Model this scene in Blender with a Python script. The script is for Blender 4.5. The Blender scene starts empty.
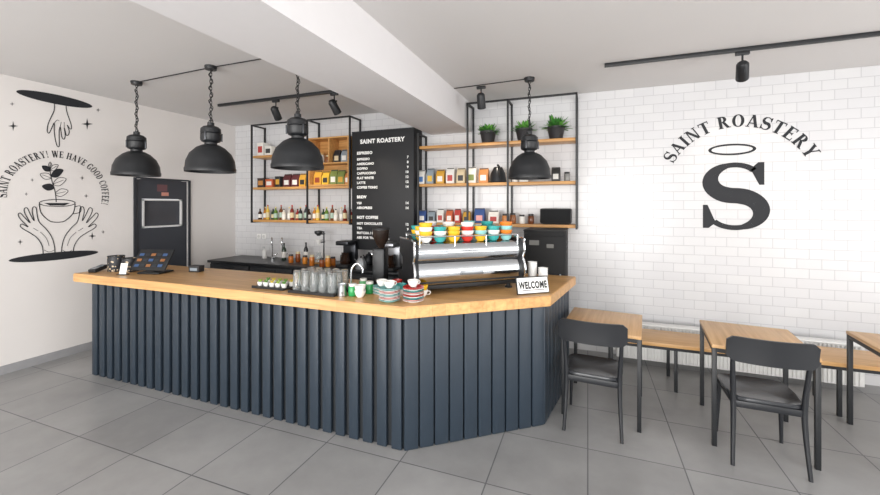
import bpy, bmesh, math, random
from mathutils import Vector, Matrix
random.seed(4)
TH=math.radians(20.7); SN,CS=math.sin(TH),math.cos(TH)
F=391.0; HZ=205.0; HC=1.75
XL=-5.65; YB=5.03; ZC=3.10
scene=bpy.context.scene
COL=scene.collection
scene.view_settings.view_transform='Standard'

def XA(px,Y):
    t=(px-440)/F; d=Y/(t*SN+CS); return d*(t*CS-SN)
def LW(px,py):
    t=(px-440)/F; d=XL/(t*CS-SN); return (d*(t*SN+CS), HC-(py-HZ)/F*d)

# ---------------------------------------------------------------- materials
def lin(h):
    h=h.lstrip('#'); o=[]
    for i in (0,2,4):
        c=int(h[i:i+2],16)/255
        o.append(c/12.92 if c<=.04045 else ((c+.055)/1.055)**2.4)
    return o
MC={}
def mat(h,rough=.5,metal=0.,noise=.06,scale=12,bump=0.,trans=0.,emit=0.,coat=0.,nm='paint'):
    key=(h,rough,metal,noise,scale,bump,trans,emit,coat)
    if key in MC: return MC[key]
    m=bpy.data.materials.new(nm+'_'+h.strip('#')); m.use_nodes=True
    nt=m.node_tree; N=nt.nodes; L=nt.links; b=N['Principled BSDF']
    c=lin(h)
    tc=N.new('ShaderNodeTexCoord'); no=N.new('ShaderNodeTexNoise'); no.inputs['Scale'].default_value=scale; no.inputs['Detail'].default_value=3
    L.new(tc.outputs['Object'],no.inputs['Vector'])
    mx=N.new('ShaderNodeMix'); mx.data_type='RGBA'
    mx.inputs[6].default_value=(*[min(1,x*(1-noise)) for x in c],1); mx.inputs[7].default_value=(*[min(1,x*(1+noise)) for x in c],1)
    L.new(no.outputs['Fac'],mx.inputs[0]); L.new(mx.outputs[2],b.inputs['Base Color'])
    b.inputs['Roughness'].default_value=rough; b.inputs['Metallic'].default_value=metal
    if trans: b.inputs['Transmission Weight'].default_value=trans; b.inputs['IOR'].default_value=1.3
    if coat: b.inputs['Coat Weight'].default_value=coat
    if emit:
        b.inputs['Emission Color'].default_value=(*c,1); b.inputs['Emission Strength'].default_value=emit
    if bump:
        bp=N.new('ShaderNodeBump'); bp.inputs['Strength'].default_value=bump; bp.inputs['Distance'].default_value=.01
        L.new(no.outputs['Fac'],bp.inputs['Height']); L.new(bp.outputs['Normal'],b.inputs['Normal'])
    MC[key]=m; return m
def wood(name,h1,h2,along='x',rough=.4,stave=0):
    m=bpy.data.materials.new(name); m.use_nodes=True
    nt=m.node_tree; N=nt.nodes; L=nt.links; b=N['Principled BSDF']
    tc=N.new('ShaderNodeTexCoord'); mp=N.new('ShaderNodeMapping')
    sc={'x':(1.2,22,22),'y':(22,1.2,22),'z':(22,22,1.2)}[along]; mp.inputs['Scale'].default_value=sc
    no=N.new('ShaderNodeTexNoise'); no.inputs['Scale'].default_value=1.6; no.inputs['Detail'].default_value=6; no.inputs['Distortion'].default_value=.6
    cr=N.new('ShaderNodeValToRGB'); cr.color_ramp.elements[0].position=.3; cr.color_ramp.elements[1].position=.7
    cr.color_ramp.elements[0].color=(*lin(h2),1); cr.color_ramp.elements[1].color=(*lin(h1),1)
    L.new(tc.outputs['Object'],mp.inputs[0]); L.new(mp.outputs[0],no.inputs['Vector']); L.new(no.outputs['Fac'],cr.inputs[0])
    out=cr.outputs[0]
    if stave:
        br=N.new('ShaderNodeTexBrick'); br.inputs['Scale'].default_value=1; br.inputs['Brick Width'].default_value=.7; br.inputs['Row Height'].default_value=stave
        br.inputs['Mortar Size'].default_value=.0006; br.inputs['Color1'].default_value=(1,1,1,1); br.inputs['Color2'].default_value=(.86,.83,.79,1); br.inputs['Mortar'].default_value=(.6,.5,.4,1)
        L.new(tc.outputs['Object'],br.inputs['Vector'])
        mx=N.new('ShaderNodeMix'); mx.data_type='RGBA'; mx.blend_type='MULTIPLY'; mx.inputs[0].default_value=1
        L.new(out,mx.inputs[6]); L.new(br.outputs['Color'],mx.inputs[7]); out=mx.outputs[2]
    L.new(out,b.inputs['Base Color']); b.inputs['Roughness'].default_value=rough
    return m
def brick(name,c1,c2,cm,w,h,ms,swz,rough,bump=.3,offset=.5,noise=.0,ns=2.):
    m=bpy.data.materials.new(name); m.use_nodes=True
    nt=m.node_tree; N=nt.nodes; L=nt.links; b=N['Principled BSDF']
    tc=N.new('ShaderNodeTexCoord'); sp=N.new('ShaderNodeSeparateXYZ'); cb=N.new('ShaderNodeCombineXYZ')
    L.new(tc.outputs['Object'],sp.inputs[0])
    L.new(sp.outputs[swz[0]],cb.inputs[0]); L.new(sp.outputs[swz[1]],cb.inputs[1])
    br=N.new('ShaderNodeTexBrick'); br.offset=offset; br.inputs['Scale'].default_value=1
    br.inputs['Brick Width'].default_value=w; br.inputs['Row Height'].default_value=h; br.inputs['Mortar Size'].default_value=ms
    br.inputs['Color1'].default_value=(*lin(c1),1); br.inputs['Color2'].default_value=(*lin(c2),1); br.inputs['Mortar'].default_value=(*lin(cm),1)
    L.new(cb.outputs[0],br.inputs['Vector'])
    out=br.outputs['Color']
    no=N.new('ShaderNodeTexNoise'); no.inputs['Scale'].default_value=ns; no.inputs['Detail'].default_value=8; no.inputs['Roughness'].default_value=.6
    L.new(tc.outputs['Object'],no.inputs['Vector'])
    if noise:
        cr=N.new('ShaderNodeValToRGB'); cr.color_ramp.elements[0].position=.3; cr.color_ramp.elements[1].position=.7
        cr.color_ramp.elements[0].color=(1-noise,1-noise,1-noise,1); cr.color_ramp.elements[1].color=(1,1,1,1)
        L.new(no.outputs['Fac'],cr.inputs[0])
        mx=N.new('ShaderNodeMix'); mx.data_type='RGBA'; mx.blend_type='MULTIPLY'; mx.inputs[0].default_value=1
        L.new(out,mx.inputs[6]); L.new(cr.outputs[0],mx.inputs[7]); out=mx.outputs[2]
    L.new(out,b.inputs['Base Color']); b.inputs['Roughness'].default_value=rough
    inv=N.new('ShaderNodeMath'); inv.operation='SUBTRACT'; inv.inputs[0].default_value=1; L.new(br.outputs['Fac'],inv.inputs[1])
    bp=N.new('ShaderNodeBump'); bp.inputs['Strength'].default_value=bump; bp.inputs['Distance'].default_value=.003
    L.new(inv.outputs[0],bp.inputs['Height']); L.new(bp.outputs['Normal'],b.inputs['Normal'])
    return m

BLACK=mat('#1c1e21',.45,nm='black_metal'); BLACKM=mat('#17181a',.6,nm='black_paint')
SLATE=mat('#27323d',.45,noise=.08,nm='slate_paint'); DARK=mat('#24282d',.5,nm='dark_panel')
CHROME=mat('#dcdfe2',.12,1.,noise=.02,nm='chrome'); STEEL=mat('#b8bcc0',.3,1.,noise=.04,nm='steel')
WHITE=mat('#eeeeec',.5,nm='white'); CERAM=mat('#f2f1ee',.2,nm='ceramic'); GLASS=mat('#f4f8f8',.03,trans=.95,nm='glass')
INK=mat('#1f2126',.7,nm='ink'); CHALK=mat('#f0f0ee',.7,nm='chalk')
OAK=wood('oak','#d6ac76','#be8f58','x'); OAKT=wood('oak_top','#e0b478','#c5945e','x',.35,.06)
OAKP=wood('oak_shelf','#d6a466','#b78348','x'); OAKY=wood('oak_table','#d8b07e','#c09462','y')

# ---------------------------------------------------------------- geometry builder
class G:
    def __init__(s): s.bm=bmesh.new()
    def add(s,vs,fs,mi=0,M=None):
        bv=[s.bm.verts.new((M@Vector(v)) if M is not None else v) for v in vs]
        for f in fs:
            try:
                fa=s.bm.faces.new([bv[i] for i in f]); fa.material_index=mi
            except ValueError: pass
        return s
    def box(s,cx,cy,cz,sx,sy,sz,bev=0,rot=None,mi=0):
        t=bmesh.new(); bmesh.ops.create_cube(t,size=1,matrix=Matrix.Diagonal((sx,sy,sz,1)))
        if bev: bmesh.ops.bevel(t,geom=t.edges[:],offset=min(bev,min(sx,sy,sz)*.45),segments=2,affect='EDGES',profile=.5)
        M=Matrix.Translation((cx,cy,cz))
        if rot is not None:
            from mathutils import Euler
            M=M@Euler(rot).to_matrix().to_4x4()
        t.verts.index_update()
        vs=[v.co.copy() for v in t.verts]; fs=[[v.index for v in f.verts] for f in t.faces]; t.free()
        return s.add(vs,fs,mi,M)
    def lathe(s,pr,seg=24,M=None,mi=0,loc=(0,0,0)):
        if M is None: M=Matrix.Translation(loc)
        vs=[];rings=[];fs=[]
        for r,z in pr:
            if r<=1e-6: rings.append([len(vs)]); vs.append((0,0,z))
            else:
                rings.append(list(range(len(vs),len(vs)+seg)))
                for i in range(seg):
                    a=2*math.pi*i/seg; vs.append((r*math.cos(a),r*math.sin(a),z))
        for a,b in zip(rings,rings[1:]):
            for i in range(seg):
                j=(i+1)%seg
                if len(a)==1 and len(b)==1: break
                if len(a)==1: fs.append([a[0],b[j],b[i]])
                elif len(b)==1: fs.append([a[i],a[j],b[0]])
                else: fs.append([a[i],a[j],b[j],b[i]])
        return s.add(vs,fs,mi,M)
    def cyl(s,p0,p1,r0,r1=None,seg=12,mi=0):
        if r1 is None: r1=r0
        p0=Vector(p0);p1=Vector(p1);d=p1-p0;L=d.length
        M=Matrix.Translation(p0)@Vector((0,0,1)).rotation_difference(d.normalized()).to_matrix().to_4x4()
        return s.lathe([(0,0),(r0,0),(r1,L),(0,L)],seg,M,mi)
    def tube(s,path,r,seg=8,mi=0,closed=False):
        P=[Vector(p) for p in path]; n=len(P); R=r if isinstance(r,(list,tuple)) else [r]*n
        vs=[];fs=[];up=None
        for k in range(n):
            if closed: t=(P[(k+1)%n]-P[k-1])
            else: t=P[min(k+1,n-1)]-P[max(k-1,0)]
            t.normalize()
            if up is None:
                up=Vector((0,0,1)) if abs(t.z)<.9 else Vector((1,0,0))
            a=t.cross(up); 
            if a.length<1e-4: a=t.cross(Vector((0,1,0)))
            a.normalize(); b=a.cross(t).normalized(); up=b
            for i in range(seg):
                an=2*math.pi*i/seg; vs.append(P[k]+a*(R[k]*math.cos(an))+b*(R[k]*math.sin(an)))
        for k in range(n if closed else n-1):
            k2=(k+1)%n
            for i in range(seg):
                j=(i+1)%seg; fs.append([k*seg+i,k*seg+j,k2*seg+j,k2*seg+i])
        if not closed:
            fs.append(list(range(seg))); fs.append([(n-1)*seg+i for i in range(seg)][::-1])
        return s.add(vs,fs,mi)
    def prism(s,poly,lo,hi,ax='z',mi=0,M=None):
        n=len(poly)
        def q(a,b,h): return (a,b,h) if ax=='z' else ((h,a,b) if ax=='x' else (a,h,b))
        vs=[q(a,b,lo) for a,b in poly]+[q(a,b,hi) for a,b in poly]
        fs=[list(range(n))[::-1],list(range(n,2*n))]+[[i,(i+1)%n,n+(i+1)%n,n+i] for i in range(n)]
        return s.add(vs,fs,mi,M)
    def loft(s,rings,mi=0):
        n=len(rings[0]); vs=[p for r in rings for p in r]; fs=[list(range(n))[::-1],[(len(rings)-1)*n+i for i in range(n)]]
        for k in range(len(rings)-1):
            for i in range(n): fs.append([k*n+i,k*n+(i+1)%n,(k+1)*n+(i+1)%n,(k+1)*n+i])
        return s.add(vs,fs,mi)
def mesh_obj(g,name,mats,recalc=True):
    me=bpy.data.meshes.new(name)
    if recalc: bmesh.ops.recalc_face_normals(g.bm,faces=g.bm.faces[:])
    for f in g.bm.faces: f.smooth=True
    g.bm.to_mesh(me); g.bm.free()
    try: me.set_sharp_from_angle(angle=math.radians(38))
    except Exception: pass
    for m in (mats if isinstance(mats,(list,tuple)) else [mats]): me.materials.append(m)
    o=bpy.data.objects.new(name,me); COL.objects.link(o); return o
def thing(name,label,cat,parts,loc=(0,0,0),rz=0,group=None,rot=None):
    if len(parts)==1: root=mesh_obj(parts[0][1],name,parts[0][2])
    else:
        root=bpy.data.objects.new(name,None); root.empty_display_size=.1; COL.objects.link(root)
        for p in parts:
            o=mesh_obj(p[1],p[0],p[2]); o.parent=root
            if len(p)>3 and p[3]: o['label']=p[3]
            if len(p)>4:
                for c in p[4]:
                    oc=mesh_obj(c[1],c[0],c[2]); oc.parent=o
                    if len(c)>3 and c[3]: oc['label']=c[3]
    root.location=loc; root.rotation_euler=rot if rot else (0,0,rz)
    root['label']=label; root['category']=cat
    if group: root['group']=group
    return root
def dup(root,loc,rz=None,label=None):
    def rec(o,par):
        c=o.copy(); COL.objects.link(c)
        if par is not None: c.parent=par; c.matrix_parent_inverse=o.matrix_parent_inverse.copy()
        for ch in list(o.children): rec(ch,c)
        return c
    r=rec(root,None); r.location=loc
    if rz is not None: r.rotation_euler=(0,0,rz)
    if label: r['label']=label
    return r
def struct(name,g,m):
    o=mesh_obj(g,name,m); o['kind']='structure'; return o
def lerp(a,b,t): return a+(b-a)*t
def smooth(pts,n=5,closed=False):
    out=[];N=len(pts)
    rng=range(N) if closed else range(N-1)
    for i in rng:
        p0=pts[i-1] if (closed or i>0) else pts[0]; p1=pts[i]; p2=pts[(i+1)%N]; p3=pts[(i+2)%N] if (closed or i+2<N) else pts[-1]
        for k in range(n):
            t=k/n
            out.append(tuple(.5*((2*p1[j])+(-p0[j]+p2[j])*t+(2*p0[j]-5*p1[j]+4*p2[j]-p3[j])*t*t+(-p0[j]+3*p1[j]-3*p2[j]+p3[j])*t**3) for j in range(len(p1))))
    if not closed: out.append(tuple(pts[-1]))
    return out

# ---------------------------------------------------------------- camera
cam=bpy.data.cameras.new('camera'); cam.sensor_width=36; cam.lens=F/880*36; cam.shift_y=-(247.5-HZ)/880; cam.clip_start=.05
co=bpy.data.objects.new('camera',cam); COL.objects.link(co); co.location=(0,0,HC); co.rotation_euler=(math.pi/2,0,TH); scene.camera=co

# ---------------------------------------------------------------- room
XR=4.3; YF=-3.6
M_TILE=brick('white_wall_tile','#d5d5d6','#d1d1d3','#bcbcbf',.2,.1,.0028,(0,2),.2,.45)
M_FLOOR=brick('grey_floor_tile','#a1a1a1','#979797','#646568',.6,.6,.0042,(0,1),.33,.3,0.,.26,1.7)
M_WALL=mat('#e4e0dd',.85,noise=.02,scale=3,bump=.02,nm='plaster'); M_CEIL=mat('#dddbda',.9,noise=.015,scale=2,nm='ceiling_paint')
struct('floor',G().box((XL+XR)/2,(YF+YB)/2,-.05,XR-XL+.4,YB-YF+.4,.1),M_FLOOR)
struct('ceiling',G().box((XL+XR)/2,(YF+YB)/2,ZC+.05,XR-XL+.4,YB-YF+.4,.1),M_CEIL)
struct('wall_back',G().box((XL+XR)/2,YB+.1,ZC/2,XR-XL+.4,.2,ZC),M_TILE)
DY0,DY1,DZ=3.45,4.18,2.11
g=G(); g.box(XL-.1,(YF+DY0)/2,ZC/2,.2,DY0-YF,ZC); g.box(XL-.1,(DY1+YB)/2,ZC/2,.2,YB-DY1,ZC); g.box(XL-.1,(DY0+DY1)/2,(DZ+ZC)/2,.2,DY1-DY0,ZC-DZ)
struct('wall_left',g,M_WALL)
g=G(); g.box(XR+.1,(YF+YB)/2,.2,.2,YB-YF,.4); g.box(XR+.1,(YF+YB)/2,2.95,.2,YB-YF,.3); g.box(XR+.1,YB-.3,1.6,.2,.6,2.4); g.box(XR+.1,YF+.3,1.6,.2,.6,2.4); g.box(XR+.1,.5,1.6,.2,.3,2.4)
struct('wall_right',g,M_WALL)
g=G(); g.box((XL+XR)/2,YF-.1,.15,XR-XL,.2,.3); g.box((XL+XR)/2,YF-.1,2.95,XR-XL,.2,.3); g.box(XL+.4,YF-.1,1.55,.8,.2,2.5); g.box(XR-.4,YF-.1,1.55,.8,.2,2.5); g.box(-.6,YF-.1,1.55,.4,.2,2.5)
struct('wall_front',g,M_WALL)
struct('trim_1',G().box(-1.74,(YF+YB)/2,(2.72+ZC)/2,.58,YB-YF,ZC-2.72),mat('#e5e3e4',.85,noise=.015,nm='beam_paint'))
M_BB=mat('#9a9a9c',.5,noise=.12,nm='baseboard_tile')
g=G(); g.box(XL+.006,(YF+DY0)/2,.045,.012,DY0-YF,.09); g.box(XL+.006,(DY1+YB)/2,.045,.012,YB-DY1,.09)
struct('baseboard_left',g,M_BB)
for i,(n) in enumerate(['window_1','window_2']):
    g=G()
    if i==0:
        for y in (-3.0,.35,.65,4.43): g.box(XR+.1,y,1.6,.08,.06,2.4)
    else:
        for x in (-4.85,-.8,-.4,3.5): g.box(x,YF-.1,1.55,.06,.08,2.5)
    struct(n,g,BLACK)
# door in left wall
dm=mat('#3b3e45',.45,nm='door_paint')
g=G(); wy0,wy1,wz0,wz1=3.53,4.08,1.44,1.83; x=XL-.03
g.box(x,(DY0+wy0)/2+.01,DZ/2,.05,wy0-DY0-.02,DZ-.02); g.box(x,(wy1+DY1)/2-.01,DZ/2,.05,DY1-wy1-.02,DZ-.02)
g.box(x,(wy0+wy1)/2,wz0/2,.05,wy1-wy0,wz0-.01); g.box(x,(wy0+wy1)/2,(wz1+DZ)/2,.05,wy1-wy0,DZ-wz1-.01)
door=struct('door_1',g,dm)
def child(par,name,g,m,label=None):
    o=mesh_obj(g,name,m); o.parent=par
    if label: o['label']=label
    return o
g=G(); 
for (a,b,c,d) in ((wy0,wy1,wz0,wz0+.02),(wy0,wy1,wz1-.02,wz1),(wy0,wy0+.02,wz0,wz1),(wy1-.02,wy1,wz0,wz1)): g.box(XL-.0,(a+b)/2,(c+d)/2,.03,b-a,d-c)
child(door,'window_frame',g,mat('#d8d8d8',.4,nm='frame'),'light grey window frame')
child(door,'window_pane',G().box(XL-.03,(wy0+wy1)/2,(wz0+wz1)/2,.01,wy1-wy0-.02,wz1-wz0-.02),mat('#43454c',.15,nm='dark_glass'),'dark glass pane')
child(door,'door_frame',G().box(XL+.005,DY0-.015,DZ/2,.03,.03,DZ+.02).box(XL+.005,DY1+.015,DZ/2,.03,.03,DZ+.02).box(XL+.005,(DY0+DY1)/2,DZ+.005,.03,DY1-DY0,.02),mat('#2f3238',.45,nm='door_frame'))
child(door,'door_handle',G().cyl((XL-.005,3.53,1.05),(XL+.05,3.53,1.05),.01).cyl((XL+.05,3.53,1.05),(XL+.05,3.65,1.05),.009),STEEL,'steel lever handle')
g=G(); g.box(XL-.003,3.80,1.99,.003,.14,.1); g.box(XL-.0025,3.84,1.905,.003,.1,.05,mi=1)
child(door,'sticker',g,[mat('#6a4a4e',.6),mat('#c98b7a',.6)],'small coloured stickers')

# ---------------------------------------------------------------- flat drawing helpers
def ring(cx,cy,rx,ry,tx,ty,a0,a1,n=20):
    o=[];i=[]
    for k in range(n+1):
        a=math.radians(lerp(a0,a1,k/n)); o.append((cx+rx*math.cos(a),cy+ry*math.sin(a))); i.append((cx+(rx-tx)*math.cos(a),cy+(ry-ty)*math.sin(a)))
    return [[o[k],o[k+1],i[k+1],i[k]] for k in range(n)]
def strip(pts,ws):
    n=len(pts); L=[];R=[]
    for k in range(n):
        a=pts[max(k-1,0)]; b=pts[min(k+1,n-1)]; dx,dy=b[0]-a[0],b[1]-a[1]; l=math.hypot(dx,dy) or 1; nx,ny=-dy/l,dx/l
        w=(ws[k] if isinstance(ws,(list,tuple)) else ws)/2
        L.append((pts[k][0]+nx*w,pts[k][1]+ny*w)); R.append((pts[k][0]-nx*w,pts[k][1]-ny*w))
    return [[L[k],L[k+1],R[k+1],R[k]] for k in range(n-1)]
def glyph(c):
    T,t=.22,.085
    seg=lambda x0,y0,x1,y1,w:[[(x0-w/2,y0),(x0+w/2,y0),(x1+w/2,y1),(x1-w/2,y1)]]
    hb=lambda x0,x1,y,h=t:[[(x0,y),(x1,y),(x1,y+h),(x0,y+h)]]
    sf=lambda x,y,w=.3:hb(x-w/2,x+w/2,y if y<.5 else y-.065,.065)
    if c=='A': return seg(.12,0,.42,1,.09)+seg(.72,0,.42,1,T)+hb(.22,.6,.28)+sf(.12,0,.26)+sf(.73,0,.32),.88
    if c=='I': return seg(.21,0,.21,1,T)+sf(.21,0,.36)+sf(.21,1,.36),.42
    if c=='N': return seg(.16,0,.16,1,.09)+seg(.72,0,.2,1,T)+seg(.76,0,.76,1,.09)+sf(.16,0,.26)+sf(.13,1,.28)+sf(.76,1,.26),.92
    if c=='T': return seg(.4,0,.4,1,T)+hb(.03,.77,1-t)+seg(.05,.76,.05,1,.06)+seg(.75,.76,.75,1,.06)+sf(.4,0,.38),.8
    if c=='R': return seg(.2,0,.2,1,T)+ring(.34,.74,.32,.26,T,t,-90,90,14)+hb(.2,.34,1-t)+hb(.2,.34,.48)+seg(.7,0,.42,.5,T)+sf(.2,0,.36)+sf(.15,1,.26)+sf(.73,0,.28),.88
    if c=='O': return ring(.43,.5,.42,.52,T,.07,0,360,32),.86
    if c=='E': return seg(.2,0,.2,1,T)+hb(.2,.66,1-t)+hb(.2,.5,.47)+hb(.2,.7,0)+seg(.68,0,.68,.26,.06)+seg(.64,.76,.64,1,.06)+seg(.5,.4,.5,.62,.06)+sf(.15,0,.26)+sf(.15,1,.26),.75
    if c=='F': return seg(.2,0,.2,1,T)+hb(.2,.66,1-t)+hb(.2,.5,.47)+seg(.64,.74,.64,1,.06)+seg(.5,.4,.5,.62,.06)+sf(.2,0,.38)+sf(.15,1,.26),.7
    if c=='Y': return seg(.42,0,.42,.45,T)+seg(.42,.42,.16,1,T)+seg(.44,.42,.7,1,.09)+sf(.42,0,.38)+sf(.15,1,.34)+sf(.7,1,.26),.82
    if c=='H': return seg(.2,0,.2,1,T)+seg(.7,0,.7,1,T)+hb(.2,.7,.46)+sf(.2,0,.36)+sf(.2,1,.36)+sf(.7,0,.36)+sf(.7,1,.36),.9
    if c=='V': return seg(.44,0,.16,1,T)+seg(.46,0,.72,1,.09)+sf(.16,1,.34)+sf(.73,1,.26),.86
    if c=='W': return seg(.36,0,.14,1,T)+seg(.38,0,.56,1,.09)+seg(.8,0,.56,1,T)+seg(.82,0,1.02,1,.09)+sf(.14,1,.32)+sf(1.03,1,.24)+sf(.56,1,.3),1.15
    if c=='C': return ring(.43,.5,.42,.52,T,.07,38,322,28)+seg(.76,.68,.76,.98,.07),.82
    if c=='G': return ring(.43,.5,.42,.52,T,.07,38,322,28)+seg(.76,.68,.76,.98,.07)+seg(.74,.05,.74,.42,.16)+hb(.58,.88,.38,.06),.9
    if c=='D': return seg(.2,0,.2,1,T)+ring(.34,.5,.48,.5,T,.08,-90,90,18)+hb(.1,.36,0)+hb(.1,.36,1-t),.86
    if c=='!': return [[(.15,1),(.33,1),(.27,.3),(.21,.3)]]+hb(.15,.33,0,.18),.45
    if c=='S':
        P=[];W=[]
        for k in range(31):
            a=math.radians(lerp(38,270,k/30)); P.append((.36+.25*math.cos(a),.735+.235*math.sin(a)))
        for k in range(1,31):
            a=math.radians(lerp(90,-142,k/30)); P.append((.36+.27*math.cos(a),.255+.245*math.sin(a)))
        n=len(P)
        for k in range(n):
            q=1-abs(2*k/(n-1)-1)      # 0 ends 1 middle
            W.append(.075 if q<.30 else lerp(.075,.235,min(1,(q-.30)/.6)**.8))
        return strip(P,W)+[[(.66,1),(.60,1),(.52,.90),(.545,.84),(.61,.66),(.66,.66)]]+[[(.03,0),(.09,0),(.17,.09),(.145,.15),(.08,.36),(.03,.36)]],.72
    return [],.35
def arc_text(g,txt,R,size,a_mid,mapf,nrm,gap=.08,a_end=None,xs=1.):
    adv=[(glyph(c)[1]+gap)*size*xs for c in txt]
    tot=sum(adv)/R
    a=(a_mid+tot/2) if a_end is None else (a_end+tot)
    for c,w in zip(txt,adv):
        am=a-w/R/2; a-=w/R; pol,gw=glyph(c)
        for n,p in enumerate(pol):
            pts=[]
            for x,y in p:
                u=(x-gw/2)*size*xs; v=R+y*size
                pts.append(Vector(mapf(v*math.cos(am)+u*math.sin(am), v*math.sin(am)-u*math.cos(am)))+nrm*(.00025*(n%9)))
            g.add(pts,[list(range(len(pts)))])
def flat(g,polys,mapf,nrm=Vector((0,0,0))):
    for n,p in enumerate(polys):
        pts=[Vector(mapf(*q))+nrm*(.0002*(n%3)) for q in p]; g.add(pts,[list(range(len(pts)))])

# wall emblem on tile wall
cx,cz=1.49,1.93; mp=lambda u,v:(cx+u,YB-.003,cz+v); NB=Vector((0,-1,0)); NL=Vector((1,0,0))
wa=G(); arc_text(wa,'SAINT ROASTERY',.655,.130,math.pi/2,mp,NB,.045)
g2=G(); pol,_=glyph('S'); flat(g2,pol,lambda x,y:(1.455+(x-.345)*.87,YB-.003,1.50+y*.70),NB)
g3=G(); flat(g3,ring(1.445,2.345,.215,.062,.03,.020,0,360,40),lambda x,y:(x,YB-.003,y))
thing('wall_emblem','dark serif lettering arched over a large haloed letter','wall sign',[('arched_lettering',wa,INK),('monogram',g2,INK),('halo',g3,INK)])

# mural on plaster wall
m3=lambda u,v:(XL+.003,2.635+u,1.865+v)
pm=lambda px,py:(XL+.003,)+LW(px,py)
g=G(); arc_text(g,'SAINT ROASTERY! WE HAVE GOOD COFFEE!',.425,.075,0,m3,NL,.05,a_end=math.radians(-14),xs=.70)
def ov(y,z,ry,rz):
    q=G(); q.add([(XL+.003,y+ry*math.cos(2*math.pi*k/32),z+rz*math.sin(2*math.pi*k/32)) for k in range(32)],[list(range(32))]); return q
def line(g,pts,w=.9,n=4,closed=False):
    P=smooth(pts,n,closed)
    if closed: P.append(P[0])
    P=[LW(*p) for p in P]
    for k,q in enumerate(strip(P,w*.0115)): g.add([(XL+.004+.0002*(k%3),a,b) for a,b in q],[[0,1,2,3]])
y0,z0=LW(57,256)
gh=G()
# downward hand: wrist, thumb, long index finger, three curled fingers
hand=[(54,102),(54,110),(51,117),(48,124),(47,131),(49,133),(52,127),(54,123),(54,131),(55,139),(57,146),(59,146),(59,139),(59,131),(60,127),(61,133),(62,138),(64,139),(65,135),(64,128),(65,131),(66,135),(68,135),(69,131),(67,125),(69,128),(71,129),(71,125),(69,119),(67,113),(66,108),(66,102)]
line(gh,hand,.75); line(gh,[(54,123),(57,120),(59,121)],.4); line(gh,[(60,127),(61,122)],.4); line(gh,[(64,128),(64,122)],.4)
lh=[(43,255),(42,246),(37,238),(30,233),(23,229),(20,226),(22,224),(28,227),(21,220),(18,215),(20,213),(24,217),(30,223),(25,214),(24,209),(27,208),(30,214),(34,221),(32,212),(33,207),(36,208),(37,215),(39,222),(45,228),(51,236),(54,245),(55,255)]
hands=[]
for s in (0,1):
    q=G(); f=(lambda a:116-a) if s else (lambda a:a)
    line(q,[(f(a),b) for a,b in lh],.75)
    line(q,[(f(40),232),(f(46),238),(f(49),246)],.4); line(q,[(f(33),228),(f(38),231)],.4); line(q,[(f(44),250),(f(49),252),(f(54),250)],.4); hands.append(q)
gc=G()
line(gc,[(57+18*math.cos(a*math.pi/8),203+3.5*math.sin(a*math.pi/8)) for a in range(16)],.7,3,True)
line(gc,[(39,204),(41,213),(48,220),(53,222),(61,222),(66,220),(73,213),(75,204)],.8); line(gc,[(74,207),(80,206),(80,212),(72,214)],.7)
flat(gc,[[(44,203),(70,203),(64,205.5),(50,205.5)]],lambda a,b:(XL+.003,)+LW(a,b))
gp=G()
line(gp,[(56,202),(55,192),(52,182),(50,172),(50,165)],.7)
for (x,y,dx,dy,filled) in ((55,194,13,-3,0),(54,188,-12,-2,1),(53,184,13,-5,0),(51,178,-11,-4,0),(51,176,12,-6,1),(50,171,-8,-5,1),(50,170,8,-5,0),(50,168,0,-6,0)):
    nx,ny=-dy*.28,dx*.28
    lf=[(x,y),(x+dx*.4+nx,y+dy*.4+ny),(x+dx,y+dy),(x+dx*.5-nx,y+dy*.5-ny)]
    line(gp,lf,.55,4,True); line(gp,[(x,y),(x+dx*.8,y+dy*.8)],.4)
    if filled: gp.add([pm(*q) for q in smooth(lf,4,True)],[list(range(16))])
stars=[]
for (x,y,r) in ((13,126,5),(87,124,6),(92,236,4),(20,242,3),(103,232,2),(12,104,2.5),(98,110,2.5),(82,178,2.4),(32,180,2),(86,196,2.4),(26,194,2)):
    q=G(); q.add([pm(x+r*(1 if k%2==0 else .22)*math.cos(k*math.pi/4),y+r*(1 if k%2==0 else .22)*math.sin(k*math.pi/4)) for k in range(8)],[list(range(8))]); stars.append(('star_drawing',q,INK))
thing('wall_mural','black line mural of hands holding a cup with ring lettering','mural',
  [('ring_lettering',g,INK),('hand_drawing',gh,INK),('hand_drawing',hands[0],INK),('hand_drawing',hands[1],INK),('oval_patch',ov(2.62,2.95,.34,.055),INK),('oval_patch',ov(y0,z0,.40,.045),INK),('cup_drawing',gc,INK),('plant_drawing',gp,INK)]+stars)

# ---------------------------------------------------------------- counter
A,B_,Cc,D=(-4.8,2.5),(-1.22,2.5),(-.32,3.2),(-.17,4.08)
g=G(); g.prism([(-4.77,2.535),(-1.235,2.535),(-.355,3.22),(-.205,4.07),(-.85,4.07),(-.95,3.6),(-1.5,3.13),(-4.77,3.13)],0,.953)
gp=G()
def slats(p,q,pitch,w,out):
    p=Vector(p);q=Vector(q);d=q-p;L=d.length;u=d/L;n=Vector((u.y,-u.x)); k=max(1,round(L/pitch)); st=L/k; ang=math.atan2(u.y,u.x)
    for i in range(k):
        c=p+u*(st*(i+.5))-n*(.018)
        gp.box(c.x,c.y,.478,w*st,.036,.95,.006,rot=(0,0,ang))
slats(A,B_,.118,.66,1); slats(B_,Cc,.118,.90,1); slats(Cc,D,.118,.9,1)
slats((-4.8,3.13),(-4.8,2.5),.118,.8,1)
thing('service_counter','dark slate slatted cafe counter with an angled corner','counter',[('body',g,mat('#141a20',.6,nm='counter_body')),('slat_cladding',gp,SLATE)])
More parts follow.
